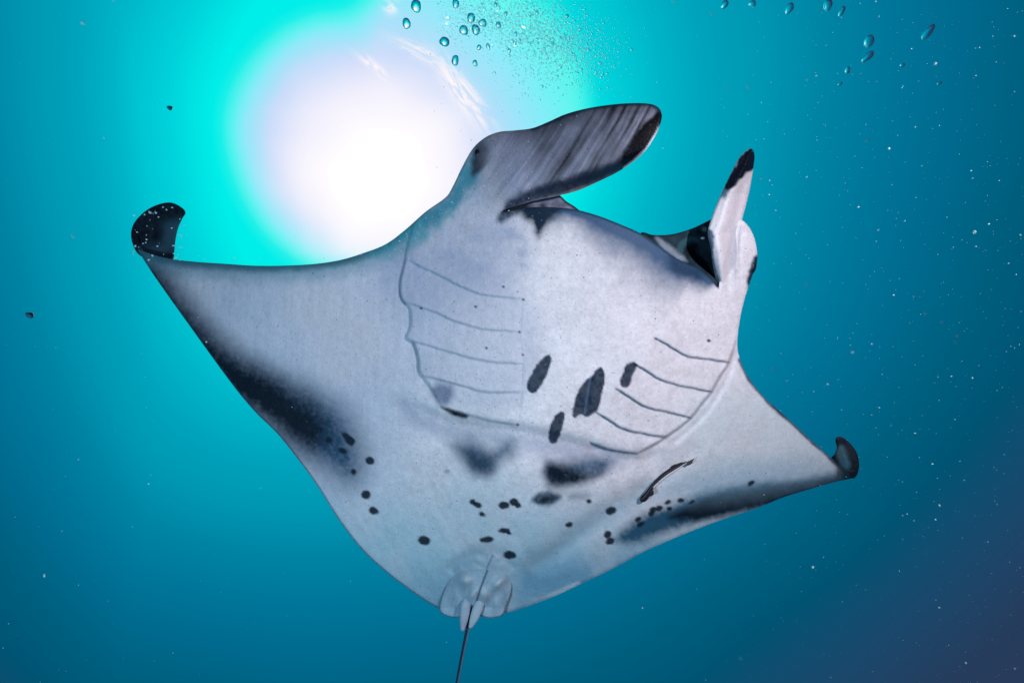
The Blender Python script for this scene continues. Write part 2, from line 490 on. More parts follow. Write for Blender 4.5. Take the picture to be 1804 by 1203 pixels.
def color_disc(X, Y, d):
    n = len(X)
    u, v = uv(X, Y)
    c = np.tile(BASE, (n, 1))
    f9 = fbm(X, Y, 4.5, 2, 50); f1 = fbm(X, Y, 60, 5, 1); f2 = fbm(X, Y, 14, 4, 12); f3 = fbm(X, Y, 150, 3, 20)
    c = c * (1 + 0.22 * f1 + 0.20 * f2 + 0.22 * f9)[:, None]
    # bluish-grey tint over the flanks and of the left gill shelf
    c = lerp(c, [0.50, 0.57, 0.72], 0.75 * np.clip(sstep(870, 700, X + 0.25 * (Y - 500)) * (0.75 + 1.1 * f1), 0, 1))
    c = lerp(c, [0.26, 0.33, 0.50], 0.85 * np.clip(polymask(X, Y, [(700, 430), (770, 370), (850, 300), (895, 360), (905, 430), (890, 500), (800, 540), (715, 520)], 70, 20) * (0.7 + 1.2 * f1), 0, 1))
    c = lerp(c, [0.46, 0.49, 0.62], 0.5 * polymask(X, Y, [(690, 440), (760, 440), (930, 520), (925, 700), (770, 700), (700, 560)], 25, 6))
    c = lerp(c, [0.34, 0.56, 0.66], 0.9 * np.clip(sstep(780, 980, Y - 0.10 * abs(X - 850)) * (0.9 + f1), 0, 1))  # bluer towards the tail: red light lost in water, painted into the skin
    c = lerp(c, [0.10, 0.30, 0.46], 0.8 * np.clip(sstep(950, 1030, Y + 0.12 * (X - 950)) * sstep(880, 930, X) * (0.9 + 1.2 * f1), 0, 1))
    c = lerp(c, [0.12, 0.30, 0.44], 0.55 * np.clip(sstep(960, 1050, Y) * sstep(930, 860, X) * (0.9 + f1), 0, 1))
    c = lerp(c, [0.70, 0.64, 0.70], 0.5 * polymask(X, Y, [(540, 520), (640, 510), (690, 600), (670, 680), (560, 640)], 60, 10))
    c = lerp(c, [0.60, 0.75, 0.80], 0.6 * sstep(640, 760, Y + 0.25 * (X - 1250)) * sstep(1150, 1250, X) * (0.9 + f1))
    # fibre streaks on the wings
    st = fbm(X + 0.05 * Y, Y * 0.10, 6, 3, 30)
    c = c * (1 + 0.15 * st * sstep(-150, -260, u) * sstep(330, 200, abs(Y - 560)))[:, None]
    st2 = fbm((X * 0.5 + Y * 0.86) * 0.12, (X * 0.86 - Y * 0.5), 7, 3, 33)
    c = c * (1 + 0.13 * st2 * sstep(760, 880, Y))[:, None]
    # shade below the shelf and in the folds, painted as grey
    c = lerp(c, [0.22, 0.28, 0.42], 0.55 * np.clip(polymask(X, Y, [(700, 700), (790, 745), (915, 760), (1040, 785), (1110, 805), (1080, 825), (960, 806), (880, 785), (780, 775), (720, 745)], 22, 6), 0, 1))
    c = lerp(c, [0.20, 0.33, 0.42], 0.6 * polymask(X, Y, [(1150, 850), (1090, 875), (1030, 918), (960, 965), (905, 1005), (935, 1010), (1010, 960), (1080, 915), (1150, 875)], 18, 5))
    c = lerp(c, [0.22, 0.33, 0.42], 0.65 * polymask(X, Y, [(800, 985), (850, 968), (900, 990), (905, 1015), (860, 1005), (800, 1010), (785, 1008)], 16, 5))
    # soft blotches
    def blot(poly, soft, k, wob=7, col=BLUE):
        nonlocal c
        m = polymask(X, Y, poly, soft, wob)
        c = lerp(c, col, np.clip(m * k * (1 + 0.15 * f2 + 0.3 * f9), 0, 1))
    blot([(800, 782), (832, 777), (868, 790), (898, 778), (905, 800), (880, 815), (868, 832), (845, 838), (825, 825), (808, 805)], 19, 0.85, 5)
    blot([(815, 795), (850, 800), (870, 815), (860, 832), (840, 832), (825, 815)], 16, 0.85, 4, [0.012, 0.04, 0.085])
    blot([(960, 812), (985, 815), (1030, 808), (1080, 812), (1068, 832), (1030, 845), (985, 856), (963, 850)], 15, 0.9, 5)
    blot([(966, 818), (1000, 822), (1040, 838), (1060, 832), (1030, 848), (985, 855), (966, 848)], 13, 1.0, 4, DARK)
    blot([(936, 880), (950, 868), (975, 866), (990, 874), (980, 884), (960, 890), (942, 887)], 6, 0.9, 3, [0.02, 0.05, 0.09])
    blot([(950, 882), (960, 874), (970, 878), (962, 886)], 4, 0.8, 2, DARK)
    blot([(1000, 872), (1020, 867), (1040, 872), (1025, 880), (1005, 880)], 8, 0.45, 3)
    blot([(762, 680), (780, 674), (797, 684), (795, 705), (783, 715), (770, 705)], 9, 0.7, 4, [0.06, 0.11, 0.22])
    blot([(776, 716), (800, 722), (826, 732), (820, 737), (795, 730)], 3.5, 1.0, 1, DARK)
    # dark trailing margins of the wings
    blot([(228, 416), (262, 446), (300, 500), (345, 556), (400, 610), (450, 642), (500, 664), (555, 686), (605, 722), (632, 765), (640, 815), (622, 850),
          (585, 838), (545, 812), (510, 778), (465, 735), (420, 700), (370, 640), (320, 570), (270, 505), (230, 440)], 46, 1.0, 3, [0.03, 0.085, 0.16])
    blot([(232, 420), (262, 455), (300, 515), (350, 575), (410, 632), (460, 658), (520, 700), (555, 728), (568, 765), (548, 785),
          (520, 775), (490, 752), (450, 722), (405, 690), (330, 590), (270, 500)], 46, 1.3, 3, DARK)
    blot([(1085, 952), (1130, 912), (1180, 892), (1230, 872), (1280, 860), (1340, 850), (1400, 848), (1450, 842), (1512, 828), (1512, 856), (1430, 872),
          (1382, 884), (1330, 898), (1280, 908), (1220, 922), (1160, 942), (1110, 956)], 16, 1.15, 4, [0.025, 0.10, 0.17])
    blot([(1180, 912), (1230, 884), (1280, 866), (1340, 858), (1430, 845), (1490, 836), (1515, 832), (1500, 860), (1440, 872), (1385, 884), (1310, 896), (1240, 912)], 12, 1.35, 3, DARK)
    tealish = polymask(X, Y, [(1150, 870), (1250, 825), (1350, 810), (1440, 815), (1480, 835), (1380, 860), (1230, 880)], 30, 5)
    c = lerp(c, [0.22, 0.42, 0.56], 0.55 * tealish)
    # leading edges
    ld, _, fr = polydist(X, Y, outline[:100])      # left leading edge up to the shoulder
    c = lerp(c, [0.012, 0.035, 0.06], sstep(17, 4, ld + 5 * f2) * 0.95)
    c = lerp(c, [0.08, 0.28, 0.36], sstep(46, 6, ld + 10 * f2) * 0.6)  # teal glow through the thin rim, put into the colour
    rl, _, _ = polydist(X, Y, [(1304, 634), (1320, 667), (1350, 704), (1399, 747), (1432, 778), (1466, 808), (1495, 835)])
    c = lerp(c, [0.02, 0.05, 0.09], sstep(7, 1.5, rl + 4 * f2) * 0.9)
    c = lerp(c, [0.02, 0.05, 0.09], polymask(X, Y, [(1350, 704), (1372, 718), (1400, 745), (1370, 730)], 5, 3, False) * 0.6)
    c = lerp(c, [0.01, 0.03, 0.05], polymask(X, Y, [(1466, 806), (1505, 838), (1500, 846), (1476, 838)], 6, 3, False) * 0.8)
    tl, _, _ = polydist(X, Y, outline[-150:-20])
    c = lerp(c, [0.03, 0.10, 0.16], sstep(3.2, 0.8, tl) * 0.8 * (X < 790))
    c = lerp(c, [0.62, 0.74, 0.80], sstep(11, 2, tl + 3 * f2) * 0.7 * sstep(930, 990, X) * sstep(1340, 1280, X))
    # shoulder and head, with teal glow bleeding through the thin edge painted in
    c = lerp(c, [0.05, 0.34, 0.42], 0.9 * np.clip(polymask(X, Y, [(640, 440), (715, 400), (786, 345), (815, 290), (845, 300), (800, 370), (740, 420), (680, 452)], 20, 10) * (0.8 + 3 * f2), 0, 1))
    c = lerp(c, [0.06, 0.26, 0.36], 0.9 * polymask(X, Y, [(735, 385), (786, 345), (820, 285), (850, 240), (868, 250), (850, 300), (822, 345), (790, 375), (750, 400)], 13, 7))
    blot([(838, 258), (850, 252), (862, 262), (858, 285), (846, 300), (834, 310), (830, 290)], 7, 1.0, 4, DARK)
    # mouth rim
    rd, rs, rf = polydist(X, Y, RIM)
    below = (rs > 0) | (rd < 2.0)
    wd = 26 + 36 * sstep(0.25, 0.5, rf) * sstep(0.95, 0.7, rf)
    m = np.exp(-(np.clip(rd + 14 * f2, 0, None) / wd) ** 1.7) * below * sstep(0.10, 0.22, rf) * sstep(1.0, 0.93, rf)
    c = lerp(c, [0.045, 0.10, 0.19], np.clip(m * 1.15, 0, 1))
    c = lerp(c, [0.012, 0.05, 0.08], sstep(5, 1, rd) * below * 0.8)
    blot([(905, 366), (990, 366), (980, 378), (966, 390), (956, 405), (949, 418), (940, 398), (925, 382)], 13, 1.25, 5, [0.01, 0.025, 0.05])
    blot([(880, 374), (900, 372), (915, 372), (895, 385), (878, 392)], 6, 0.9, 3, [0.02, 0.05, 0.09])
    blot([(1175, 452), (1205, 462), (1236, 478), (1240, 492), (1210, 490), (1185, 478)], 9, 1.0, 4, [0.015, 0.045, 0.10])
    c = lerp(c, [0.30, 0.38, 0.52], 0.6 * np.clip(polymask(X, Y, [(900, 395), (925, 420), (935, 470), (920, 490), (905, 450), (890, 415)], 10, 6) * (0.6 + 3 * f2), 0, 1))
    # eye bulge on the right
    blot([(1335, 448), (1336, 470), (1326, 492), (1318, 510), (1316, 495), (1322, 470), (1327, 455)], 4, 1.1, 2, [0.012, 0.03, 0.07])
    c = lerp(c, [0.35, 0.40, 0.5], 0.5 * (np.exp(-((X - 1292 - 0.05 * (Y - 430)) / 2.5) ** 2) + np.exp(-((X - 1302) / 2) ** 2)) * sstep(390, 420, Y) * sstep(520, 470, Y))
    # gill slits are dark lines where the flaps part
    for g, k, wdt in [(q, 0.16, 1.3) for q in GL] + [(q, 0.9, 1.4) for q in GR]:
        ln = catmull(g, 5, False); mm = local(X, Y, ln, 8)
        if mm.any():
            dd, ss, ff = polydist(*warp(X[mm], Y[mm]), ln)
            mk = np.zeros(n); mk[mm] = np.exp(-(dd / wdt) ** 2) * k * (0.75 + 0.6 * np.clip(fbm(X[mm], Y[mm], 5, 2, 41) + .3, 0, 1))
            c = lerp(c, [0.08, 0.12, 0.2], np.clip(mk, 0, 1))
    for ln, k, wdt in ((STAIR_L[:3], 0.4, 2.4), (STAIR_L[2:6], 0.6, 2.0), (STAIR_L[9:12], 0.4, 3.0), (STAIR_R, 0.30, 1.8), ([(868, 978), (858, 1000), (846, 1030)], 0.85, 1.3),
                       ([(868, 978), (872, 982)], 0.3, 1)):
        dd, ss, ff = polydist(X, Y, catmull(ln, 5, False))
        c = lerp(c, [0.05, 0.10, 0.18], np.exp(-(dd / wdt) ** 2) * k)
    for x, y in ((922, 528), (915, 585), (921, 625), (912, 748), (887, 505), (1156, 597), (1121, 643), (838, 540), (742, 543), (857, 613)):
        c = lerp(c, [0.03, 0.04, 0.07], ell(X, Y, x, y, 2.4, 2.0, 0, 1.2, 0.3))
    # pigment spots unique to this animal
    for p in SHARP:
        m = polymask(X, Y, p, 1.8, 1.9)
        c = lerp(c, np.array([0.005, 0.022, 0.050]), np.clip(m * (0.95 + 0.10 * f9 + 0.10 * f2), 0, 1))
    sc = np.exp(-(((X - 1036) + (Y - 690) * 0.16) / 1.6) ** 2) * (abs(Y - 695) < 34)
    c = lerp(c, [0.10, 0.18, 0.3], 0.6 * sc)
    for s in SPOTS:
        c = lerp(c, [0.006, 0.018, 0.034], np.clip(0.97 * ell(X, Y, *s), 0, 1))
    c = lerp(c, [0.2, 0.27, 0.36], 0.6 * ell(X, Y, 788, 830, 5, 4.5, 0, 2, 0.5))
    # left cephalic fin: grey, streaked with pale fibres
    fx = (X - 860) * 0.95 - (Y - 300) * 0.31
    fin = sstep(-45, 45, fx) * ((Y < 350) | ((X - 878) * 0.28 + (Y - 378) < 0)) * sstep(400, 350, Y + 0.3 * (X - 886))
    s1 = (X * 0.83 + Y * 0.56); s2 = (X * 0.56 - Y * 0.83)
    sw = s1 + 0.0009 * (s2 - 300) ** 2 * 0.3 + 4 * fbm(X, Y, 60, 2, 58)
    stv = 0.16 * fbm(sw, s2 * 0.05, 22, 2, 44) + 0.75 * fbm(sw, s2 * 0.04, 5.5, 4, 47) + 0.3 * fbm(X, Y, 30, 3, 46)
    g = np.clip(0.115 + 0.34 * stv, 0.015, 0.6)
    g = g * (0.45 + 0.60 * sstep(2, 34, d)) + 0.12 * np.exp(-((fx - 45) / 48) ** 2) + 0.10 * np.clip(stv + 0.15, 0, 1) * np.exp(-((X - 1095) / 55) ** 2 - ((Y - 205) / 30) ** 2) * 3  # rounding shade at the rim and a whitish highlight painted in
    g = g * 1.45
    fc = np.stack([g * 0.96, g * 1.0, g * 1.32], -1)
    c = c * (1 - fin[:, None]) + fc * fin[:, None]
    blot([(886, 374), (940, 356), (985, 345), (1050, 322), (1087, 303), (1110, 285), (1090, 286), (1030, 305), (960, 325), (900, 350)], 7, 0.9, 5, [0.012, 0.025, 0.055])
    blot([(1148, 208), (1163, 196), (1169, 210), (1158, 236), (1140, 264), (1118, 286), (1100, 298), (1095, 285), (1104, 262), (1118, 240), (1132, 222)], 4, 1.2, 3, [0.001, 0.002, 0.005])
    td, _, _ = polydist(X, Y, [(938, 225), (966, 214), (995, 201), (1031, 191), (1074, 184), (1117, 181), (1150, 183), (1164, 193)])
    c = lerp(c, [0.01, 0.03, 0.05], sstep(9, 2, td + 4 * f2) * 0.9)
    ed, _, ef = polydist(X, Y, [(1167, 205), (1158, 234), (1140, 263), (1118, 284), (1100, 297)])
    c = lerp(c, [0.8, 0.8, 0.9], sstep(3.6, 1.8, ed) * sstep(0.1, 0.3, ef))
    return np.clip(c, 0.002, 0.9)


# ------------------------------------------------------------------ materials
def make_skin(name, rough=0.42, spec=0.35, bump=0.5, pores=True, coat=0.0):
    m = bpy.data.materials.new(name)
    m.use_nodes = True
    t = NT(m.node_tree)
    bs = m.node_tree.nodes['Principled BSDF']
    at = t.n('ShaderNodeVertexColor'); at.layer_name = 'pigment'
    oc = t.n('ShaderNodeTexCoord').outputs['Object']
    n1 = t.noise(oc, 45, 4, 0.6); n2 = t.noise(oc, 260, 3, 0.6)
    k = t.m('ADD', 0.66, t.m('ADD', t.m('MULTIPLY', n1, 0.24), t.m('MULTIPLY', n2, 0.46)))
    col = t.mix(1.0, at.outputs[0], k, 'MULTIPLY')
    if pores:
        for sc, th, rr, op in ((34, 0.60, 0.11, 0.8), (80, 0.66, 0.22, 0.5), (150, 0.6, 0.3, 0.35)):
            vo = t.n('ShaderNodeTexVoronoi'); vo.inputs['Scale'].default_value = sc
            t.link(oc, vo.inputs['Vector'])
            sp = t.n('ShaderNodeSeparateColor'); t.link(vo.outputs['Color'], sp.inputs[0])
            on = t.m('GREATER_THAN', sp.outputs[0], th)
            rad = t.m('MULTIPLY', sp.outputs[1], rr)
            dot = t.m('LESS_THAN', vo.outputs['Distance'], rad)
            col = t.mix(t.m('MULTIPLY', t.m('MULTIPLY', on, dot), op), col, (0.05, 0.08, 0.14, 1))
    t.link(col, bs.inputs['Base Color'])
    bs.inputs['Roughness'].default_value = rough
    bs.inputs['Specular IOR Level'].default_value = spec
    b = t.n('ShaderNodeBump'); b.inputs['Strength'].default_value = bump; b.inputs['Distance'].default_value = 0.004
    hh = t.m('ADD', t.noise(oc, 120, 4, 0.6), t.m('MULTIPLY', t.noise(oc, 22, 3, 0.5), 1.5))
    t.link(hh, b.inputs['Height']); t.link(b.outputs[0], bs.inputs['Normal'])
    return m


SKIN = make_skin('ray_skin', 0.5, 0.14)


def plain(name, col, rough=0.5, spec=0.3, nscale=80, var=0.3):
    m = bpy.data.materials.new(name); m.use_nodes = True
    t = NT(m.node_tree); bs = m.node_tree.nodes['Principled BSDF']
    oc = t.n('ShaderNodeTexCoord').outputs['Object']
    k = t.m('ADD', 1 - var / 2, t.m('MULTIPLY', t.noise(oc, nscale, 3), var))
    t.link(t.mix(1.0, (*col, 1), k, 'MULTIPLY'), bs.inputs['Base Color'])
    bs.inputs['Roughness'].default_value = rough; bs.inputs['Specular IOR Level'].default_value = spec
    return m


# ------------------------------------------------------------------ object helpers
def empty(name, loc, label=None, cat=None, group=None):
    o = bpy.data.objects.new(name, None); COL.objects.link(o); o.location = loc
    o.empty_display_size = 0.1
    tag(o, label, cat, group)
    return o


def tag(o, label=None, cat=None, group=None, kind=None):
    if label: o['label'] = label
    if cat: o['category'] = cat
    if group: o['group'] = group
    if kind: o['kind'] = kind


def mesh_obj(name, verts, faces, mat, parent=None, colors=None, smooth=True):
    me = bpy.data.meshes.new(name)
    v = np.asarray(verts, float)
    org = np.array(parent.location) if parent else v.mean(0)
    me.from_pydata((v - org).tolist(), [], faces if isinstance(faces, list) else faces.tolist())
    me.update()
    if smooth: me.polygons.foreach_set('use_smooth', [True] * len(me.polygons))
    if colors is not None:
        ca = me.color_attributes.new('pigment', 'FLOAT_COLOR', 'POINT')
        cc = np.ones((len(v), 4), np.float32); cc[:, :3] = colors
        ca.data.foreach_set('color', cc.ravel())
    me.materials.append(mat)
    o = bpy.data.objects.new(name, me)
    COL.objects.link(o)
    if parent: o.parent = parent
    else: o.location = org
    return o


def sheet(outl, step, Dfn, Tfn, Cfn, back_col=None, rnd=(9, 0.02), relax=True):
    """closed shell inside a traced outline: a near face at Dfn, a far face Tfn behind, sharing the rim.
    returns px arrays, verts, quads (near), quads (far), colours"""
    x0, y0 = outl.min(0) - step * 1.5; x1, y1 = outl.max(0) + step * 1.5
    gx = np.arange(x0, x1, step); gy = np.arange(y0, y1, step)
    CXg, CYg = np.meshgrid(gx[:-1] + step / 2, gy[:-1] + step / 2)
    keep = inside(CXg, CYg, outl)
    ny, nx = keep.shape
    vid = -np.ones((ny + 1, nx + 1), int)
    cnt = np.zeros((ny + 1, nx + 1), int)
    for dy in (0, 1):
        for dx in (0, 1):
            cnt[dy:dy + ny, dx:dx + nx] += keep
    # drop cells that hang on by a corner only
    used = cnt > 0
    vid[used] = np.arange(used.sum())
    VX, VY = np.meshgrid(gx, gy)
    X = VX[used].copy(); Y = VY[used].copy()
    bnd = (cnt[used] < 4)
    bi = np.where(bnd)[0]
    _, _, _, qx, qy = polydist(X[bi], Y[bi], outl, True, True)
    X[bi] = qx; Y[bi] = qy
    jj, ii = np.where(keep)
    a = vid[jj, ii]; b = vid[jj, ii + 1]; c = vid[jj + 1, ii + 1]; d_ = vid[jj + 1, ii]
    Q = np.stack([a, d_, c, b], -1)      # faces the camera
    # distance to rim: exact near it, coarse elsewhere
    d = np.zeros(len(X))
    ol = outl[::2] if len(outl) > 300 else outl
    d, _, _ = polydist(X, Y, ol, True)
    d[bi] = 0
    D = Dfn(X, Y)
    rw, rh = rnd
    t = np.clip(d / rw, 0, 1)
    Df = D + rh * (1 - np.sqrt(np.clip(1 - (1 - t) ** 2, 0, 1)))
    Db = np.where(bnd, Df, D + rh + Tfn(X, Y, d))
    ncol = Cfn(X, Y, d)
    V1 = P(X, Y, Df)
    inner = ~bnd
    idx2 = np.arange(len(X))
    off = len(X)
    k = np.where(inner)[0]
    k = np.arange(len(X))
    idx2[k] = off + np.arange(len(k))
    V2 = P(X[k], Y[k], Db[k])
    Q2 = idx2[Q][:, ::-1]
    bc = np.tile(np.array(back_col if back_col is not None else [0.012, 0.016, 0.022]), (len(k), 1))
    return dict(X=X, Y=Y, V=np.vstack([V1, V2]), Q1=Q, Q2=Q2, C=np.vstack([ncol, bc]), Df=Df)


def join(parts):
    V = []; Fc = []; C = []; o = 0
    for v, f, c in parts:
        V.append(v); Fc += [[int(i) + o for i in q] for q in f]; C.append(c); o += len(v)
    return np.vstack(V), Fc, np.vstack(C)


def compact(V, Q, C):
    u, inv = np.unique(Q.ravel(), return_inverse=True)
    return V[u], inv.reshape(Q.shape), C[u]


def tube(pts, rads, colfn, seg=20, flat=1.0, sub=6, caps=True):
    """pts: (x, y, D) photo px and depth; rads in px; flat squashes the tube towards the camera axis"""
    arr = np.array([(*p, r) for p, r in zip(pts, rads)], float)
    cr = catmull(arr, sub, False)
    Vv = []; Cc = []
    ctr = P(cr[:, 0], cr[:, 1], cr[:, 2])
    view = R3 @ np.array([0, 0, 1.0])
    n = len(cr)
    for i in range(n):
        tg = ctr[min(i + 1, n - 1)] - ctr[max(i - 1, 0)]; tg /= np.linalg.norm(tg) + 1e-9
        s = np.cross(tg, view); s /= np.linalg.norm(s) + 1e-9
        w = np.cross(s, tg)
        r = max(cr[i, 3], 0.05) * cr[i, 2] / F
        for k in range(seg):
            a = 2 * math.pi * k / seg
            Vv.append(ctr[i] + s * (math.cos(a) * r) + w * (math.sin(a) * r * flat))
            Cc.append(colfn(i / (n - 1), a))
    Fc = []
    for i in range(n - 1):
        for k in range(seg):
            k2 = (k + 1) % seg
            Fc.append([i * seg + k, i * seg + k2, (i + 1) * seg + k2, (i + 1) * seg + k])
    if caps:
        Fc.append(list(range(seg))[::-1]); Fc.append([(n - 1) * seg + k for k in range(seg)])
    return np.array(Vv), Fc, np.array(Cc)


# ------------------------------------------------------------------ manta ray
root_p = P(960, 640, 3.0)
manta = empty('manta_ray', tuple(root_p), 'huge manta ray seen from below with pale spotted belly, curled wing tips and open mouth', 'manta ray')

STEP = 2.2
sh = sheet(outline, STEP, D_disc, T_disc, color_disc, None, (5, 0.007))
Q1, Q2 = sh['Q1'], sh['Q2']
qx = sh['X'][Q1].mean(1); qy = sh['Y'][Q1].mean(1)
# the blade of the left cephalic fin, cut off along its root
rootline = [(848, 243), (862, 300), (872, 345), (878, 378)]
isfin = (qy < 379) & (((qx - 848) * (378 - 243) - (qy - 243) * (878 - 848)) > 0) & ((qy < 345) | ((qx - 878) * 0.24 + (qy - 377) < 0) & (qx < 990))
allf = np.vstack([Q1, Q2]); ff = np.concatenate([isfin, isfin])
fV, fQ, fC = compact(sh['V'], allf[ff], sh['C'])
bV, bQ, bC = compact(sh['V'], allf[~ff], sh['C'])
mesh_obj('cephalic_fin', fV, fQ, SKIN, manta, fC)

# curled wing tips: the dark upper side of the tip shows above the leading edge
curlL = catmull([(231, 418), (233, 400), (243, 384), (262, 368), (283, 359), (301, 357), (316, 363), (327, 374), (322, 384), (314, 402), (309, 425), (306, 456), (303, 470), (270, 462), (245, 449), (236, 436)], 6)


def DcurlL(X, Y):
    base = float(D_disc(np.array([250.0]), np.array([450.0]))[0])
    h = (455 - Y) / 100.0
    k = (X - 231) / 95.0
    return base + 0.035 + 0.10 * np.sin(np.clip(h, 0, 1.2) * 1.9) - 0.10 * np.clip(k, 0, 1) ** 2 * h + 0.05 * (1 - np.clip(k, 0, 1)) * 0


def CcurlL(X, Y, d):
    f = fbm(X, Y, 16, 4, 22)
    c = np.tile([0.011, 0.020, 0.032], (len(X), 1)) * (1 + 1.6 * f + 1.2 * fbm(X, Y, 5, 2, 60))[:, None]
    c = lerp(c, [0.04, 0.11, 0.16], np.clip(polymask(X, Y, [(290, 390), (318, 385), (308, 440), (275, 450), (250, 440), (285, 425)], 14, 6) * 0.9, 0, 1))
    return np.clip(c, 0.002, 1)


thin = lambda X, Y, d: 0.012 * sstep(0, 8, d)
s1 = sheet(curlL, 2.2, DcurlL, thin, CcurlL, [0.3, 0.3, 0.33], (5, 0.006))
curlR = catmull([(1505, 842), (1513, 826), (1512, 806), (1507, 793), (1495, 778), (1480, 769), (1472, 773), (1474, 788), (1470, 800), (1464, 808), (1480, 826), (1494, 838)], 6)


def DcurlR(X, Y):
    base = float(D_disc(np.array([1488.0]), np.array([828.0]))[0])
    h = (830 - Y) / 60.0
    k = (X - 1470) / 42.0
    return base + 0.02 + 0.08 * np.sin(np.clip(h, 0, 1.2) * 1.8) - 0.05 * np.clip(k, 0, 1) ** 2 * h


def CcurlR(X, Y, d):
    f = fbm(X, Y, 10, 4, 23)
    c = np.tile([0.006, 0.012, 0.022], (len(X), 1)) * (1 + 1.2 * f)[:, None]
    c = lerp(c, [0.05, 0.16, 0.22], np.clip(polymask(X, Y, [(1474, 800), (1482, 786), (1492, 800), (1497, 822), (1488, 826)], 6, 3) * 0.85, 0, 1))
    return np.clip(c, 0.002, 1)


s2 = sheet(curlR, 1.6, DcurlR, thin, CcurlR, [0.3, 0.3, 0.33], (4, 0.005))

# roof of the mouth behind the lower lip
roofm = catmull([(872, 374), (890, 366), (926, 356), (955, 350), (984, 344), (998, 355), (1015, 366), (1022, 376), (1000, 388), (960, 388), (930, 384), (890, 384)], 5)
s3 = sheet(roofm, 1.8, lambda X, Y: np.maximum(D_disc(np.array([985.0]), np.array([372.0]))[0], D_disc(X, X * 0 + 400.0)) + 0.05 + (376 - Y) * 0.0016,
           thin, lambda X, Y, d: np.clip(lerp(np.tile([0.20, 0.22, 0.32], (len(X), 1)) * (1 + 1.5 * fbm(X, Y, 12, 3, 8))[:, None], DARK,
           np.clip(sstep(7, 1, d) + sstep(945, 925, X) + 0.8 * np.exp(-((X - 957) / 6) ** 2 - ((Y - 363) / 4) ** 2), 0, 1) * 0.9), 0.002, 1), None, (5, 0.008))
mouth = catmull([(1128, 411), (1150, 414), (1182, 413), (1218, 403), (1250, 388), (1272, 378), (1290, 400), (1285, 470), (1276, 515), (1250, 512), (1220, 496), (1190, 476), (1160, 450), (1140, 425)], 6)


def Dmouth(X, Y):
    b = D_disc(X, np.maximum(Y, 470.0))
    return b + 0.05 + 0.045 * np.exp(-((X - 1225) / 45) ** 2 - ((Y - 445) / 32) ** 2) + 0.0006 * (450 - Y)


def Cmouth(X, Y, d):
    f = fbm(X, Y, 14, 4, 27)
    c = np.tile([0.014, 0.036, 0.052], (len(X), 1)) * (1 + 1.6 * f)[:, None]
    c = lerp(c, [0.05, 0.14, 0.18], 0.6 * polymask(X, Y, [(1195, 430), (1215, 418), (1230, 425), (1220, 432), (1206, 436), (1202, 448), (1195, 445)], 3, 2))
    c = lerp(c, [0.002, 0.005, 0.008], 0.8 * polymask(X, Y, [(1208, 432), (1222, 424), (1230, 432), (1222, 450), (1212, 456)], 5, 2))
    c = lerp(c, [0.26, 0.34, 0.44], 0.9 * polymask(X, Y, [(1156, 420), (1175, 430), (1194, 445), (1210, 460), (1196, 458), (1176, 444), (1162, 430)], 4.5, 3))
    c = lerp(c, [0.25, 0.38, 0.45], 0.5 * ell(X, Y, 1241, 404, 4, 4, 0, 3, 1))
    return np.clip(c, 0.002, 1)


s4 = sheet(mouth, 1.8, Dmouth, lambda X, Y, d: 0.05 * sstep(0, 20, d), Cmouth, None, (6, 0.01))

pieces = [(bV, bQ, bC)]
for s in (s1, s2, s3, s4):
    pieces.append((s['V'], np.vstack([s['Q1'], s['Q2']]), s['C']))
V, Fc, C = join(pieces)
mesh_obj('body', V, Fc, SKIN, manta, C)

# right cephalic fin: a rolled paddle in front of the mouth corner
hornR = catmull([(1267, 512), (1262, 494), (1256, 468), (1252, 438), (1247, 410), (1254, 383), (1271, 341), (1290, 301), (1304, 276), (1315, 266), (1323, 262), (1329, 271),
                 (1328, 290), (1325, 310), (1319, 342), (1313, 366), (1307, 388), (1301, 412), (1299, 440), (1301, 470), (1298, 505), (1288, 530), (1277, 530)], 6)


def DhornR(X, Y):
    D0 = D_disc(np.full(X.shape, 1284.0), np.clip(Y, 420, 560)) + 0.10 * sstep(400, 250, Y)
    off = 0.15 * sstep(545, 430, Y) - 0.035
    e = sstep(300, 292, X * 0 + 296) * 0
    lx = X - np.interp(Y, [262, 341, 410, 500, 530], [1322, 1271, 1247, 1264, 1277])
    wd = np.interp(Y, [262, 300, 341, 388, 440, 530], [10, 38, 48, 58, 48, 18])
    t = np.clip(lx / wd, 0, 1)
    # blade rolls away on its outer side and sinks into the flank at the bottom
    return D0 - off + 0.16 * t ** 2.0 * sstep(560, 400, Y) + 0.012 * np.cos(t * 9)


def ChornR(X, Y, d):
    f = fbm(X, Y, 12, 4, 29)
    st = fbm((X + 0.25 * Y), Y * 0.08, 5, 3, 31)
    c = np.tile([0.74, 0.74, 0.80], (len(X), 1)) * (1 + 0.1 * f + 0.22 * st)[:, None]
    m = polymask(X, Y, [(1284, 312), (1300, 284), (1313, 266), (1324, 258), (1332, 268), (1329, 298), (1318, 302), (1306, 314), (1296, 326), (1284, 334), (1277, 332)], 3, 3)
    m2 = polymask(X, Y, [(1270, 345), (1284, 312), (1300, 300), (1300, 318), (1288, 332), (1277, 350)], 5, 2)
    c = lerp(c, [0.03, 0.12, 0.18], m2 * 0.9)
    c = lerp(c, [0.004, 0.007, 0.016], np.clip(m * 1.1, 0, 1))
    c = lerp(c, [0.03, 0.07, 0.14], 0.9 * polymask(X, Y, [(1247, 404), (1256, 408), (1258, 425), (1257, 450), (1263, 480), (1268, 505), (1260, 488), (1250, 440)], 3, 2))
    c = lerp(c, [0.42, 0.5, 0.62], 0.5 * polymask(X, Y, [(1286, 420), (1296, 400), (1298, 440), (1292, 480), (1286, 470)], 5, 3))
    return np.clip(c, 0.002, 1)


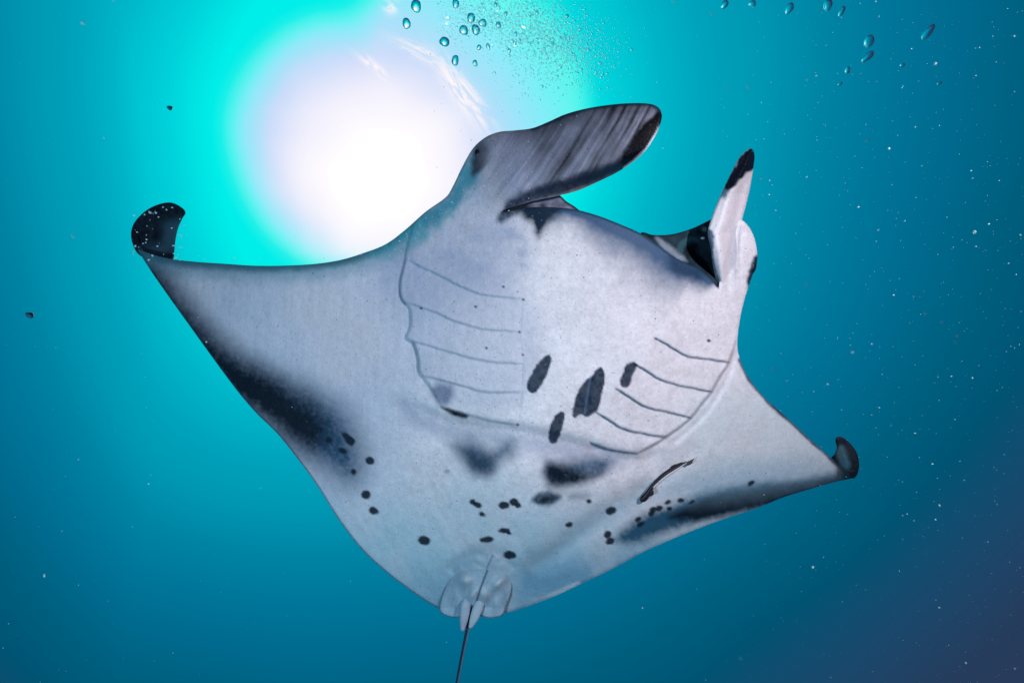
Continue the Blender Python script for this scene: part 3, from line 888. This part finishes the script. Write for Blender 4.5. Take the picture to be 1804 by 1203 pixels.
s5 = sheet(hornR, 1.7, DhornR, lambda X, Y, d: 0.02 * sstep(0, 12, d), ChornR, [0.02, 0.02, 0.03], (6, 0.012))
mesh_obj('cephalic_fin', s5['V'], np.vstack([s5['Q1'], s5['Q2']]), SKIN, manta, s5['C'])

# eyes
EYE = plain('eye_surface', (0.006, 0.010, 0.016), 0.35, 0.4, 60, 0.4)


def ellipsoid(ctr, ax, nseg=20, nring=12):
    V = []; Fc = []
    for i in range(nring + 1):
        th = math.pi * i / nring
        for k in range(nseg):
            ph = 2 * math.pi * k / nseg
            V.append(ctr + ax[0] * math.sin(th) * math.cos(ph) + ax[1] * math.sin(th) * math.sin(ph) + ax[2] * math.cos(th))
    for i in range(nring):
        for k in range(nseg):
            k2 = (k + 1) % nseg
            Fc.append([i * nseg + k, (i + 1) * nseg + k, (i + 1) * nseg + k2, i * nseg + k2])
    return np.array(V), Fc


def px_ellipsoid(x, y, D, rx, ry, ang, rz, **k):
    a = math.radians(ang); s = D / F
    ex = R3 @ np.array([math.cos(a), -math.sin(a), 0]) * rx * s
    ey = R3 @ np.array([math.sin(a), math.cos(a), 0]) * ry * s
    ez = R3 @ np.array([0, 0, 1.0]) * rz * s
    return ellipsoid(P(x, y, D), (ex, ey, ez), **k)


dR = float(D_disc(np.array([1324.0]), np.array([468.0]))[0])
v_, f_ = px_ellipsoid(1324, 470, dR + 0.024, 8, 15, 14, 9)
mesh_obj('eye', v_, f_, EYE, manta)
dL = float(D_disc(np.array([842.0]), np.array([272.0]))[0])
v_, f_ = px_ellipsoid(843, 271, dL + 0.014, 7, 9, -25, 7)
mesh_obj('eye', v_, f_, EYE, manta)

# pelvic fins and claspers
Dt = float(D_disc(np.array([840.0]), np.array([1075.0]))[0])
pl = catmull([(862, 992), (838, 992), (814, 998), (796, 1008), (785, 1030), (776, 1056), (774, 1074), (781, 1082), (796, 1087), (812, 1086), (826, 1078), (839, 1062), (849, 1036), (861, 1008)], 6)
pr = catmull([(868, 992), (884, 994), (898, 1004), (903, 1018), (901, 1043), (893, 1066), (885, 1083), (870, 1088), (854, 1087), (842, 1080), (836, 1066), (845, 1038), (855, 1010)], 6)


def mk_pelvic(o, cx):
    def Df(X, Y):
        b = lambda x, y, a_, rx, ry, h: 1.9 * h * np.exp(-(((X - x) * math.cos(a_) + (Y - y) * math.sin(a_)) / rx) ** 2 - ((-(X - x) * math.sin(a_) + (Y - y) * math.cos(a_)) / ry) ** 2)
        bumps = (b(820, 1022, 0, 13, 11, .016) + b(832, 1048, -1.0, 17, 8, .016) + b(878, 1027, -0.75, 18, 8, .016) + b(852, 1047, 1.3, 14, 10, .014)
                 + b(805, 1062, 1.4, 22, 8, .005) + b(874, 1066, 1.8, 20, 8, .005))
        return D_disc(X, np.clip(Y, 0, 1070)) + 0.020 - 0.040 * sstep(108, 62, np.hypot(X - 845, Y - 1087)) - 0.010 * sstep(1030, 1080, Y) - bumps

    def Cf(X, Y, d):
        f = fbm(X, Y, 14, 4, 15); st = fbm((X - 845) * 300 / (Y - 850), Y * 0.1, 7, 3, 17)
        c = np.tile([0.29, 0.44, 0.55], (len(X), 1)) * (1 + 0.5 * f + 0.3 * st)[:, None]
        c = lerp(c, [0.03, 0.08, 0.14], sstep(2.6, 0.6, d) * 0.85 * sstep(1005, 1030, Y))
        c = lerp(c, [0.20, 0.33, 0.42], sstep(1040, 1000, Y) * 0.8)
        for bx, by, br in ((820, 1020, 12), (834, 1046, 11), (877, 1028, 12), (850, 1046, 9)):  # bumps painted lighter in place of highlights
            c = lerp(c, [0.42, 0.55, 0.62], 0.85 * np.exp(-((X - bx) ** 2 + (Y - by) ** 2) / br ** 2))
        dl, _, _ = polydist(X, Y, [(868, 980), (858, 1006), (847, 1034), (838, 1064)])
        c = lerp(c, [0.02, 0.05, 0.09], np.exp(-(dl / 1.8) ** 2) * 0.9)
        return np.clip(c, 0.01, 1)
    s = sheet(o, 1.6, Df, lambda X, Y, d: 0.010 * sstep(0, 8, d), Cf, [0.03, 0.04, 0.05], (4, 0.006))
    mesh_obj('pelvic_fin', s['V'], np.vstack([s['Q1'], s['Q2']]), SKIN, manta, s['C'])


mk_pelvic(pl, 845); mk_pelvic(pr, 845)


def clcol(a, b):
    a, b = np.array(a), np.array(b)
    return lambda t, ang: a * (1 - t) + b * t


Dc = Dt - 0.055
v_, f_, c_ = tube([(824, 1050, Dc + .030), (821, 1062, Dc + .008), (819, 1076, Dc), (817, 1092, Dc), (815, 1110, Dc + .005)],
                  [4, 8.5, 8.8, 7.2, 3.4], clcol([0.26, 0.40, 0.50], [0.42, 0.50, 0.62]), 22, 0.8)
mesh_obj('clasper', v_, f_, SKIN, manta, c_)
v_, f_, c_ = tube([(850, 1050, Dc + .030), (845, 1063, Dc + .008), (840, 1076, Dc), (834, 1092, Dc), (828, 1105, Dc + .005)],
                  [4, 8.5, 9, 7, 3], clcol([0.26, 0.40, 0.50], [0.50, 0.62, 0.70]), 22, 0.8)
mesh_obj('clasper', v_, f_, SKIN, manta, c_)
v_, f_, c_ = tube([(842, 1050, Dt + .02), (838, 1062, Dt - .005), (828, 1090, Dt + .01), (820, 1125, Dt + .03), (811, 1170, Dt + .06), (801, 1225, Dt + .10), (790, 1290, Dt + .15), (776, 1380, Dt + .22)],
                  [3, 4.4, 4.2, 3.3, 2.9, 2.6, 2.1, 1.0],
                  lambda t, a: np.array([0.02, 0.05, 0.09]) if math.cos(a) > -0.35 else np.array([0.22, 0.32, 0.45]), 14, 1.0)
mesh_obj('tail', v_, f_, SKIN, manta, c_)

# ------------------------------------------------------------------ remora
Dr = float(D_disc(np.array([1175.0]), np.array([845.0]))[0]) - 0.026
rp = [(1129, 883), (1133, 879), (1140, 871), (1147, 860), (1158, 848), (1172, 836), (1186, 827), (1200, 819), (1210, 814)]
remora = empty('remora', tuple(P(1172, 840, Dr)), 'slender dark remora with a white side stripe swimming close under the pale belly', 'fish')
v_, f_, c_ = tube([(x, y, Dr) for x, y in rp], [2.4, 5.4, 5.0, 3.6, 4.2, 4.8, 4.6, 3.2, 1.3],
                  lambda t, a: (np.array([0.75, 0.76, 0.8]) if (0.7 < a < 1.35 and t > 0.40) else (np.array([0.06, 0.07, 0.10]) if (1.9 < a < 2.25) else np.array([0.010, 0.010, 0.018]))), 24, 1.0, 7)
FISH = make_skin('fish_skin', 0.6, 0.15, 0.1, False)
mesh_obj('body', v_, f_, FISH, remora, c_)


def fin(name, poly, D, col, parent, th=0.003):
    o = catmull(poly, 5)
    s = sheet(o, 1.0, lambda X, Y: D + 0 * X, lambda X, Y, d: th * sstep(0, 2, d),
              lambda X, Y, d: np.tile(col, (len(X), 1)), col, (2, 0.001))
    return mesh_obj(name, s['V'], np.vstack([s['Q1'], s['Q2']]), FISH, parent, s['C'])


fin('tail_fin', [(1205, 817), (1214, 812), (1224, 807), (1221, 811), (1219, 816), (1211, 820)], Dr, [0.05, 0.05, 0.07], remora)
fin('dorsal_fin', [(1180, 828), (1184, 820), (1192, 817), (1204, 815), (1196, 822)], Dr - 0.004, [0.03, 0.028, 0.035], remora)
#fin('anal_fin', [(1184, 832), (1196, 831), (1208, 823), (1204, 819), (1192, 825)], Dr + 0.006, [0.05, 0.06, 0.08], remora)
fin('pectoral_fin', [(1140, 872), (1147, 874), (1152, 869), (1148, 862), (1143, 866)], Dr - 0.010, [0.02, 0.02, 0.03], remora)
v_, f_ = px_ellipsoid(1134, 877, Dr - 0.011, 1.2, 1.2, 0, 1.0, nseg=10, nring=6)
mesh_obj('eye', v_, f_, EYE, remora)

# ------------------------------------------------------------------ air bubbles
AIR = bpy.data.materials.new('air_bubble'); AIR.use_nodes = True
t = NT(AIR.node_tree)
for nd in list(AIR.node_tree.nodes): AIR.node_tree.nodes.remove(nd)
gl = t.n('ShaderNodeBsdfGlass'); gl.inputs['IOR'].default_value = 0.83; gl.inputs['Roughness'].default_value = 0.0
gl.inputs['Color'].default_value = (0.97, 1, 1, 1)
ocb = t.n('ShaderNodeTexCoord').outputs['Object']
bmp = t.n('ShaderNodeBump'); bmp.inputs['Strength'].default_value = 0.5; bmp.inputs['Distance'].default_value = 0.004
t.link(t.noise(ocb, 70, 2, 0.5), bmp.inputs['Height']); t.link(bmp.outputs[0], gl.inputs['Normal'])
t.link(gl.outputs[0], t.n('ShaderNodeOutputMaterial').inputs[0])

BUB = [  # x, y, rx, ry, tilt, label
    (733, 12, 10, 12, 10, 'round air bubble cut by the top edge, over the pale sun glow'),
    (716, 42, 8, 10, 5, 'round air bubble standing leftmost in the pale sun glow, below a larger one'),
    (783, 74, 9, 9, -15, 'flattened air bubble with dark cap between the sun glow and the bubble cluster'),
    (802, 107, 6.5, 11, 5, 'upright oval air bubble just above the bright surface glints'),
    (837, 112, 5, 6.5, -10, 'small air bubble right of the upright oval one, over the sun glow'),
    (803, 7, 6.5, 9, 5, 'oval air bubble at the top edge above the dense cluster'),
    (830, 32, 8, 9, -20, 'rounded air bubble topmost in the dense cluster of four'),
    (850, 41, 8, 7, 30, 'tilted air bubble on the right side of the dense cluster'),
    (817, 54, 9, 9, 10, 'plump air bubble lowest left in the dense cluster'),
    (838, 53, 7.5, 10.5, -10, 'upright air bubble pressed against the plump one in the dense cluster'),
    (878, 45, 5.5, 5.5, 0, 'small round air bubble drifting right of the dense cluster'),
    (873, 9, 3.5, 5, 0, 'tiny air bubble near the top edge above the small round one'),
    (891, 25, 3.5, 4.5, 15, 'tiny air bubble up and right of the dense cluster'),
    (844, 84, 4.2, 5.2, 10, 'tiny air bubble hanging straight below the dense cluster'),
    (860, 82, 3.6, 6, -15, 'tiny slanted air bubble beside the one hanging below the cluster'),
    (897, 90, 3.5, 4, 0, 'tiny air bubble lowest right below the dense cluster'),
    (908, 61, 3.5, 5, 10, 'tiny air bubble at the left rim of the fizzing cloud'),
    (907, 76, 3.5, 4.5, 0, 'tiny air bubble low at the left rim of the fizzing cloud'),
    (999, 29, 3.5, 3.5, 0, 'lone tiny air bubble right of the fizzing cloud near the top'),
    (973, 77, 3, 4, 0, 'tiny air bubble at the right rim of the fizzing cloud'),
    (1277, 8, 6, 9, 25, 'faint air bubble at the top edge, first of the row over the blue water'),
    (1326, 7, 7, 6, 0, 'squat air bubble at the top edge, second of the row over the blue water'),
    (1391, 15, 7, 11, 25, 'bright slanted air bubble third in the top row over the blue water'),
    (1459, 9, 8, 11, 15, 'largest bright air bubble of the top row, beside a slanted narrow one'),
    (1483, 20, 5, 12, 25, 'slanted narrow air bubble with dark tip at the end of the top row'),
    (1531, 73, 9, 12, 25, 'upright air bubble resting above a flattened one in the blue water'),
    (1529, 100, 14, 6.5, -35, 'flattened tilted air bubble under an upright one in the blue water'),
    (1493, 124, 5, 7, 5, 'small pearly air bubble below the touching pair in the blue water'),
    (1635, 57, 7, 18, 35, 'long slanted air bubble alone on the far side of the touching pair'),
    (1590, 115, 4.5, 4, 0, 'tiny air bubble below the long slanted one'),
    (1480, 148, 5, 3, -35, 'tiny flattened air bubble lowest under the small pearly one'),
    (1655, 147, 5, 3, -25, 'tiny flattened air bubble alone beneath the long slanted one'),
]


def blob(nseg, nring, amp, seed):
    rr = np.random.default_rng(seed)
    ph = rr.random(6) * 6.28
    V = []; Fc = []
    for i in range(nring + 1):
        th = math.pi * i / nring
        for k in range(nseg):
            a = 2 * math.pi * k / nseg
            v = np.array([math.sin(th) * math.cos(a), math.sin(th) * math.sin(a), math.cos(th)])
            s = 1 + amp * (math.sin(2.1 * v[0] + ph[0]) * math.sin(2.7 * v[1] + ph[1]) + 0.6 * math.sin(3.9 * v[2] + ph[2]) * math.sin(3.1 * v[0] + ph[3]))
            V.append(v * s)
    for i in range(nring):
        for k in range(nseg):
            k2 = (k + 1) % nseg
            Fc.append([i * nseg + k, (i + 1) * nseg + k, (i + 1) * nseg + k2, i * nseg + k2])
    return np.array(V), Fc


for i, (x, y, rx, ry, an, lab) in enumerate(BUB):
    D = 2.1 + 0.5 * random.random() if x < 1200 else 1.9 + 0.5 * random.random()
    v, f = blob(28, 18, 0.10 if max(rx, ry) > 5 else 0.05, 100 + i)
    a = math.radians(an); s = D / F * 0.92
    M = R3 @ np.array([[math.cos(a) * rx, math.sin(a) * ry, 0], [-math.sin(a) * rx, math.cos(a) * ry, 0], [0, 0, min(rx, ry)]]) * s
    o = mesh_obj('air_bubble', v @ M.T + P(x, y, D), f, AIR)
    tag(o, lab, 'bubble', 'air bubbles breathed out by divers')


FIZZ = AIR.copy(); FIZZ.name = 'fizz'
for nd in FIZZ.node_tree.nodes:
    if nd.type == 'BSDF_GLASS': nd.inputs['IOR'].default_value = 0.90


# cloud of fizz: thousands of tiny bubbles in one mass
def tiny_ico():
    tt = (1 + 5 ** 0.5) / 2
    v = np.array([(-1, tt, 0), (1, tt, 0), (-1, -tt, 0), (1, -tt, 0), (0, -1, tt), (0, 1, tt), (0, -1, -tt), (0, 1, -tt), (tt, 0, -1), (tt, 0, 1), (-tt, 0, -1), (-tt, 0, 1)], float)
    v /= np.linalg.norm(v[0])
    f = [(0, 11, 5), (0, 5, 1), (0, 1, 7), (0, 7, 10), (0, 10, 11), (1, 5, 9), (5, 11, 4), (11, 10, 2), (10, 7, 6), (7, 1, 8), (3, 9, 4), (3, 4, 2), (3, 2, 6), (3, 6, 8), (3, 8, 9), (4, 9, 5), (2, 4, 11), (6, 2, 10), (8, 6, 7), (9, 8, 1)]
    return v, np.array(f)


IV, IF = tiny_ico()


def scatter(name, xs, ys, Ds, rs, mat, label, cat, smooth=True, stretch=None):
    n = len(xs)
    ctr = P(xs, ys, Ds)
    r = rs * Ds / F
    st = RNG.uniform(0.7, 1.3, (n, 1, 3)) if stretch is None else stretch
    V = (IV[None] * st) * r[:, None, None] + ctr[:, None, :]
    Fc = (IF[None] + (np.arange(n) * 12)[:, None, None]).reshape(-1, 3)
    o = mesh_obj(name, V.reshape(-1, 3), Fc, mat, None, None, smooth)
    tag(o, label, cat, None, 'stuff')
    return o


n = 5200
tpar = RNG.random(n)
ux = 860 + 190 * tpar + RNG.normal(0, 28, n)
uy = 20 + 80 * tpar + RNG.normal(0, 34, n)
n2 = 700
ux = np.concatenate([ux, RNG.normal(815, 35, n2), RNG.normal(960, 70, 500)])
uy = np.concatenate([uy, RNG.normal(25, 28, n2), RNG.normal(110, 40, 500)])
ok = (uy > -30) & (uy < 230) & (ux > 770)
ux, uy = ux[ok], uy[ok]
rs = np.clip(RNG.lognormal(-0.25, 0.45, len(ux)), 0.35, 3.2)
scatter('bubble_cloud', ux, uy, RNG.uniform(2.0, 2.8, len(ux)), rs, FIZZ, 'fizzing cloud of fine bubbles beside the sun glow', 'bubbles')

# marine snow drifting in the strobe light
SNOW = plain('drifting_flakes', (0.42, 0.62, 0.66), 0.7, 0.2, 300, 0.3)
xs = np.concatenate([RNG.uniform(-60, 1860, 500), 1804 - abs(RNG.normal(0, 260, 700)), RNG.uniform(1250, 1804, 500)])
ys = np.concatenate([RNG.uniform(-40, 1240, 500), RNG.uniform(-20, 1220, 700), RNG.uniform(0, 1203, 500)])
Ds = RNG.uniform(1.6, 3.2, len(xs))
rs = np.clip(RNG.lognormal(-0.95, 0.5, len(xs)), 0.2, 2.0)
over = (abs(xs - 900) < 420) & (RNG.random(len(xs)) < 0.6)
xs, ys, Ds, rs = xs[~over], ys[~over], Ds[~over], rs[~over]
# flecks in front of the left shoulder and left wing tip
ex = [RNG.normal(790, 60, 260), RNG.uniform(235, 325, 45), RNG.uniform(340, 720, 70), RNG.normal(870, 60, 60)]
ey = [RNG.normal(385, 55, 260), RNG.uniform(360, 460, 45), RNG.uniform(450, 640, 70), RNG.normal(300, 50, 60)]
ok1 = ey[0] > 352 + (800 - ex[0]) * 0.62
ex[0], ey[0] = ex[0][ok1], ey[0][ok1]
er = [RNG.uniform(0.5, 1.7, len(ex[0])), RNG.uniform(0.6, 2.4, 45), RNG.uniform(0.5, 1.5, 70), RNG.uniform(0.4, 1.2, 60)]
hand = [(1612, 763, 2.6), (1566, 262, 2.8), (1512, 365, 2.2), (1711, 301, 2.2), (1574, 520, 2.6), (1356, 318, 2.2), (1798, 414, 2.6), (1549, 718, 2), (1655, 890, 2.6),
        (1610, 917, 2.2), (1648, 915, 2), (1598, 905, 2), (1655, 1070, 3.2), (109, 935, 3), (138, 809, 2.4), (15, 1098, 2), (262, 852, 1.6), (1355, 343, 2.4), (1676, 663, 2),
        (1742, 395, 2.2), (1777, 464, 2.2), (1787, 64, 2.6), (1543, 3, 2), (686, 450, 2), (700, 505, 2.2), (637, 448, 2.2), (722, 450, 2)]
nx, ny, nr = RNG.uniform(0, 1804, 90), RNG.uniform(0, 1203, 90), RNG.uniform(1.2, 3.2, 90)
keep_n = (nx > 1180) | ((nx < 380) & (RNG.random(90) < 0.3))
nx, ny, nr = nx[keep_n], ny[keep_n], nr[keep_n]
hx = np.array([h[0] for h in hand]); hy = np.array([h[1] for h in hand]); hr = np.array([h[2] * 0.8 for h in hand])
xs = np.concatenate([xs] + ex + [hx, nx]); ys = np.concatenate([ys] + ey + [hy, ny]); rs = np.concatenate([rs] + er + [hr, nr])
Ds = np.concatenate([Ds, RNG.uniform(1.6, 2.5, sum(len(e) for e in ex)), RNG.uniform(2.0, 2.7, len(hx)), RNG.uniform(0.6, 1.5, len(nx))])
scatter('marine_snow', xs, ys, Ds, rs, SNOW, 'pale specks of drifting plankton scattered through the blue water', 'plankton', True,
        RNG.uniform(0.35, 1.3, (len(xs), 1, 3)))

# two dark drifting particles
DP = plain('dark_debris', (0.01, 0.05, 0.08), 0.7, 0.1, 200, 0.4)
for x, y, r, lab in ((52, 555, 5.5, 'small dark blob of debris drifting alone in the blue water at the left edge'),
                     (299, 190, 4.0, 'faint dark speck of debris drifting in turquoise water above the curled wing tip')):
    v, f = blob(16, 10, 0.22, int(x))
    o = mesh_obj('drifting_debris', v * (r * 1.6 / F) * np.array([1.15, 0.9, 0.9]) + P(x, y, 1.6), f, DP)
    tag(o, lab, 'debris', 'dark debris adrift in the water')
